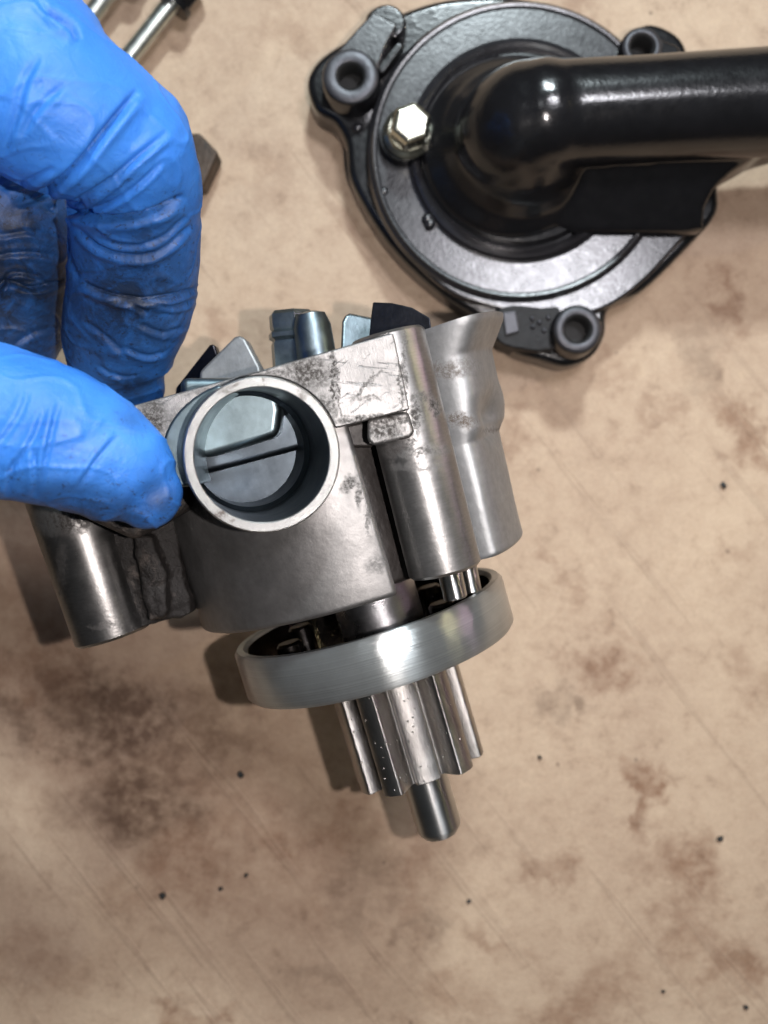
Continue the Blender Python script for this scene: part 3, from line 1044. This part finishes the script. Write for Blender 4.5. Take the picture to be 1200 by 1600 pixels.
# loose-skin wrinkling, finer towards finger ends
fn = np.array([mn.fractal(Vector((c[0] * .9 + c[1] * .5, c[1] * 1.5 - c[0] * .9, c[2] * 1.2)), 1.0, 2.0, 3) if abs(c[0] + 5) < 4 else 0 for c in co])
disp += fn * 0.025
ridge = np.array([1 - abs(mn.noise(Vector((c[0] * 1.1 - c[1] * 0.4, c[1] * 2.3 + c[0] * 0.6, c[2] * 1.3 + 9)))) * 2 if abs(c[0] + 5) < 4 else 0 for c in co])
disp += np.clip(ridge - 0.80, 0, 1) * 0.08
co2 = co + no * disp[:, None]
me.vertices.foreach_set('co', co2.ravel())
# grimy smears, plus shade painted on middle finger, forefinger and lower thumb
dirt_shade = np.zeros(n)


def smudge(px, py, rx, ry, a, s, zr):
    ca, sa = math.cos(R(a)), math.sin(R(a))
    d = P2 - np.array([px, py])
    u = (d[:, 0] * ca + d[:, 1] * sa) / rx
    w_ = (-d[:, 0] * sa + d[:, 1] * ca) / ry
    mk = (co[:, 2] > zr[0]) & (co[:, 2] < zr[1])
    val = s * np.exp(-(u * u + w_ * w_)) * mk
    np.maximum(dirt_shade, val, out=dirt_shade)


smudge(20, 450, 240, 220, 0, 1.0, (2.5, 6.3))
smudge(10, 440, 110, 170, 0, 1.0, (3, 7.0))
smudge(20, 350, 140, 60, 0, 1.0, (3, 6.9))
smudge(230, 370, 75, 42, -15, .85, IN)
smudge(190, 350, 80, 30, 5, .7, IN)
smudge(160, 300, 90, 36, -35, .45, IN)
smudge(170, 530, 110, 80, 0, .72, (3, 7.3))
smudge(200, 600, 70, 40, 0, .95, (3, 7))
smudge(60, 300, 80, 26, -10, .55, IN)
smudge(60, 210, 60, 60, -30, .22, IN)
smudge(200, 430, 80, 30, 0, .45, IN)
smudge(200, 470, 170, 150, 0, 1.0, (5.3, 7.9))
smudge(250, 790, 60, 60, 0, .8, TH)
smudge(20, 250, 110, 60, -20, .3, IN)
smudge(150, 800, 190, 55, 12, .85, TH)
smudge(205, 660, 30, 20, 30, .5, TH)
smudge(100, 690, 140, 60, 20, .26, TH)
smudge(120, 200, 130, 80, -30, .16, IN)
smudge(265, 360, 50, 70, 0, .7, IN)
smudge(250, 800, 50, 30, -20, .75, TH)
smudge(190, 770, 110, 40, 15, .42, TH)
smudge(60, 745, 60, 26, 0, .42, TH)
smudge(150, 700, 50, 20, -30, .3, TH)
smudge(262, 740, 30, 60, 0, .3, TH)
dirt_shade = np.maximum(dirt_shade, np.clip(-disp * 3.5, 0, .5))  # fold valleys darkened by their depth
at = me.attributes.new('dirt', 'FLOAT', 'POINT')
at.data.foreach_set('value', dirt_shade.astype(np.float32))
me.update()
for vtx in ():
    pass
glove.parent = person
glove.matrix_parent_inverse = person.matrix_world.inverted()
dg = None

# ================================================================== THE BLACK COVER
cover = empty('pump_cover', Matrix.Translation(W(810, 235, 0)))
tag(cover, 'black painted round pump cover with a fat outlet pipe, lying on the cardboard', 'pump cover')
CI = cover.matrix_world.inverted()


def cpt(px, py, z):
    q = CI @ W(px, py, z)
    return (q.x, q.y, q.z)


def cprism(name, pxs, z0, z1, material, bevel=0.08, seg=3, ztop=None, ang=35):
    zt = z1 if ztop is None else ztop
    poly = [cpt(a, b, zt)[:2] for a, b in pxs]
    return finish(name, *prism(poly, z0, z1, 'z'), material, cover, bevel=bevel, seg=seg, angle=ang)


def smooth_poly(pts, n=6):
    P = np.array(list(pts) + [pts[0], pts[1], pts[2]], float)
    out = []
    for i in range(len(pts)):
        a, b, c, d = P[i - 1] if i else np.array(pts[-1], float), P[i], P[i + 1], P[i + 2]
        for t in np.linspace(0, 1, n, endpoint=False):
            out.append(tuple(0.5 * ((2 * b) + (-a + c) * t + (2 * a - 5 * b + 4 * c - d) * t * t + (-a + 3 * b - 3 * c + d) * t ** 3)))
    return out


skirt = smooth_poly([(483, 150), (489, 122), (515, 95), (575, 60), (640, 30), (700, 14), (780, 10), (850, 22), (905, 55), (945, 88), (975, 66), (1010, 52), (1055, 75),
                     (1075, 130), (1110, 220), (1112, 300), (1108, 345), (1065, 395), (1000, 458), (946, 487), (938, 530), (918, 562), (880, 577), (840, 568), (795, 552), (772, 520),
                     (735, 497), (690, 468), (640, 425), (600, 380), (568, 330), (547, 285), (541, 235), (525, 205), (497, 186)], 5)
cprism('flange', skirt, 0.05, 0.95, M['black'], 0.16, 4, 0.5)
# upper rim plate
rim = smooth_poly([(600, 128), (640, 75), (700, 28), (780, 5), (850, 18), (910, 58), (960, 110), (1050, 190), (1100, 290), (1098, 335), (1060, 382), (1000, 445), (940, 484), (880, 496), (820, 492),
                   (760, 478), (710, 460), (667, 428), (620, 378), (588, 320), (574, 260), (578, 190)], 5)
cprism('flange_rim', rim, 0.9, 1.18, M['black_flat'], 0.07, 3)
cc = Vector(cpt(812, 234, 1.3))
K = 18.7 / 1500
prof = [(0, 1.1), (0, 1.5), (120 * K, 1.48), (146 * K, 1.42), (152 * K, 1.31), (156 * K, 1.27), (160 * K, 1.34), (165 * K, 1.38), (170 * K, 1.35), (173 * K, 1.27), (177 * K, 1.25),
        (222 * K, 1.25), (225 * K, 1.30), (229 * K, 1.31), (232 * K, 1.26), (236 * K, 1.22), (240 * K, 1.1)]
prof = prof[1:]
dsk = finish('ringed_face', *lathe(prof, 200), M['black_flat'], cover, M4=Matrix.Translation((cc.x, cc.y, 0)), angle=9)
dsk.data.materials.append(M['black'])
for poly in dsk.data.polygons:
    c = poly.center - Vector((cc.x, cc.y, 0))
    if math.hypot(c.x, c.y) < 150 * K:
        poly.material_index = 1


def crow(px, py, z, h, dep=1.0):
    q = cpt(px, py, z)
    r_ = h * (CAMZ - z) / F
    return (*q, r_, r_ * dep)


base_c = cpt(800, 232, 1.3)
cone_v, cone_f = lathe([(148 * K, 1.3), (140 * K, 1.5), (118 * K, 1.75), (100 * K, 2.1), (88 * K, 2.5), (70 * K, 2.9)], 64)
cone_v = [(x + base_c[0] + (z - 1.3) * 0.12, y + base_c[1] - (z - 1.3) * 0.10, z) for x, y, z in cone_v]
ball = loft([crow(806, 204, 2.3, 93), crow(826, 192, 2.55, 93), crow(848, 184, 2.70, 88)], 48, 4)
pipe = loft([crow(830, 184, 2.7, 82), crow(900, 178, 2.7, 80), crow(1000, 172, 2.7, 79), crow(1150, 163, 2.7, 80), crow(1300, 156, 2.7, 84), crow(1500, 148, 2.7, 90)], 64, 6)
gus = prism([cpt(a, b, 1.9)[:2] for a, b in [(800, 200), (1450, 160), (1450, 190), (1250, 224), (1195, 240), (1145, 268), (1120, 290), (1109, 318), (1114, 346), (1085, 352), (900, 352), (815, 318)]], 0.9, 2.0, 'z')
gv, gf = gus
gy0 = max(q[1] for q in gv)
gv = [(x, y, z + 0.85 + (y - gy0) * 0.62 if z > 1.5 else z) for x, y, z in gv]
el = blob_union('outlet_pipe', [(cone_v, cone_f), ball, pipe, (gv, gf)], 0.05, 24, M['black'], cover)
q = cpt(1197, 113, 3.55)
finish('pipe_hole', *lathe([(0.08, 0.0), (0.15, 0.0), (0.18, 0.03), (0.18, -0.3), (0.08, -0.3)], 40, True), M['black'], cover, M4=Matrix.Translation((q[0], q[1], 3.52)), angle=30)
finish('hole_floor', *lathe([(0, 0.0), (0.14, 0.0), (0.14, -0.1), (0, -0.1)], 32), M['hole'], cover, M4=Matrix.Translation((q[0], q[1], 3.51)), angle=30)


def lug(px, py, z, rpx, hpx, z0=0.3):
    s = (CAMZ - z) / F
    c = cpt(px, py, z)
    ro_, rh = rpx * s, hpx * s
    prof = [(rh, z - 0.5), (rh, z - 0.06), (rh + 0.05, z - 0.01), (rh + 0.07, z), (ro_ - 0.09, z), (ro_ - 0.03, z - 0.03), (ro_, z - 0.10), (ro_ + 0.05, z0), (rh, z0)]
    o = finish('lug', *lathe(prof, 72, True), M['black'], cover, M4=Matrix.Translation((c[0], c[1], 0)), angle=50)
    o.data.materials.append(M['lug_face'])
    o.data.materials.append(M['hole'])
    for pl in o.data.polygons:
        if pl.center.z > z - 0.07 and pl.normal.z > 0.5:
            pl.material_index = 1
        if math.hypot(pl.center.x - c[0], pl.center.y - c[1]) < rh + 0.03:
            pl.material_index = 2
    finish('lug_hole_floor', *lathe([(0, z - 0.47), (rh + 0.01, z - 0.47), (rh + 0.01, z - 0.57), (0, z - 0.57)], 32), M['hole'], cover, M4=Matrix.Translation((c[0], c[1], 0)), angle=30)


lug(548, 118, 1.55, 45, 19)
lug(903, 514, 1.55, 39, 19)
lug(1004, 72, 1.55, 33, 17)
cprism('lug_arm', [(512, 96), (560, 42), (583, 18), (622, 38), (602, 74), (590, 108), (578, 94), (550, 86), (524, 94)], 0.4, 1.48, M['black_flat'], 0.06)
cprism('lug_tip', smooth_poly([(572, 24), (590, 8), (614, 6), (632, 22), (634, 44), (618, 58), (596, 52), (578, 40)], 3), 0.5, 1.38, M['black'], 0.08)
cprism('side_bar', [(586, 106), (620, 64), (632, 70), (598, 116)], 0.6, 1.3, M['black'], 0.05)
cprism('lug_arm', [(1028, 58), (1060, 70), (1068, 86), (1040, 102), (1028, 96)], 0.4, 1.25, M['black'], 0.08)
cprism('lug_arm', smooth_poly([(772, 490), (800, 476), (845, 480), (876, 482), (872, 540), (850, 548), (830, 548), (790, 540), (770, 520)], 3), 0.4, 1.2, M['black_rough'], 0.08)
cprism('stamp_pad', [(785, 488), (806, 485), (812, 518), (790, 524)], 1.1, 1.27, M['lug_face'], 0.03)
for px, py in ((832, 497), (843, 503), (857, 496), (833, 510), (851, 516)):
    c = cpt(px, py, 1.24)
    finish('cast_dot', *lathe([(0.05, -0.05), (0.05, 0.0), (0.035, 0.035), (0, 0.045)], 14), M['lug_face'], cover, M4=Matrix.Translation((c[0], c[1], 1.22)), angle=60)
# socket under the bolt
c = cpt(632, 213, 1.5)
finish('bolt_boss', *lathe([(0, 0.9), (0.56, 0.9), (0.5, 1.3), (0.47, 1.5), (0, 1.5)], 64), M['black'], cover, M4=Matrix.Translation((c[0], c[1], 0)), angle=40)
# small nubs on the rim edge
for px, py, z in ((559, 200, .95), (582, 286, 1.0), (600, 300, 1.2), (668, 342, 1.3), (672, 350, 1.3)):
    c = cpt(px, py, z)
    finish('cast_nub', *lathe([(0.12, -0.1), (0.11, 0.03), (0.06, 0.08), (0, 0.09)], 20), M['black_flat'], cover, M4=Matrix.Translation((c[0], c[1], z)), angle=60)
# flange-head bolt
c = Vector(cpt(637, 208, 1.55))
bm_ = Matrix.Translation(c) @ Matrix.Rotation(R(6), 4, 'X') @ Matrix.Rotation(R(5), 4, 'Y')
bolt = finish('bolt', *lathe([(0.24, 0.10), (0.40, 0.10), (0.40, 0.62), (0.34, 0.70), (0.0, 0.72)][1:], 6), M['zinc'], cover, bevel=0.05, seg=3,
              M4=bm_ @ Matrix.Rotation(R(20), 4, 'Z'))
finish('washer', *lathe([(0, -0.04), (0.47, -0.04), (0.48, 0.03), (0.44, 0.07), (0.40, 0.10), (0.38, 0.2), (0, 0.22)], 64), M['zinc'], bolt, M4=bm_, angle=40)

# ================================================================== BOLTS BEHIND THE GLOVE
def long_bolt(label, a, b, r_, head):
    A, B = W(*a, 0.45), W(*b, 0.45)
    root = empty('long_bolt', along(A, B))
    Lb = (B - A).length
    tag(root, label, 'bolt', 'long bolts lying behind the glove')
    finish('bolt_rod', *lathe([(0, 0), (r_ * .9, 0), (r_, 0.05), (r_, Lb), (0, Lb)], 40), M['rod'], root, angle=40)
    vs, fs = lathe([(0, Lb), (r_ * 2.0, Lb), (r_ * 2.0, Lb + 0.55), (r_ * 1.7, Lb + 0.65), (0, Lb + 0.65)], 6)
    finish('bolt_head', vs, fs, M['black'], root, bevel=0.04)
    finish('bolt_collar', *lathe([(0, Lb - .12), (r_ * 2.3, Lb - .12), (r_ * 2.3, Lb + .01), (0, Lb + .01)], 40), M['black'], root, angle=40)


long_bolt('long steel bolt nearest the black cover, its dark head at the top edge', (120, 190), (273, 0), 0.178, True)
long_bolt('long steel bolt closer to the glove, running off the top edge', (60, 130), (195, -44), 0.178, True)
A = W(318, 245, 0.3)
blk = finish('steel_block', *prism([W(*q, 0.5)[:2] for q in [(250, 215), (312, 208), (342, 240), (318, 292), (250, 300)]], 0.0, 0.55, 'z'), M['rust_block'], None, bevel=0.06, seg=3)
tag(blk, 'browned steel block on the cardboard, its corner showing behind the bent forefinger', 'steel block')
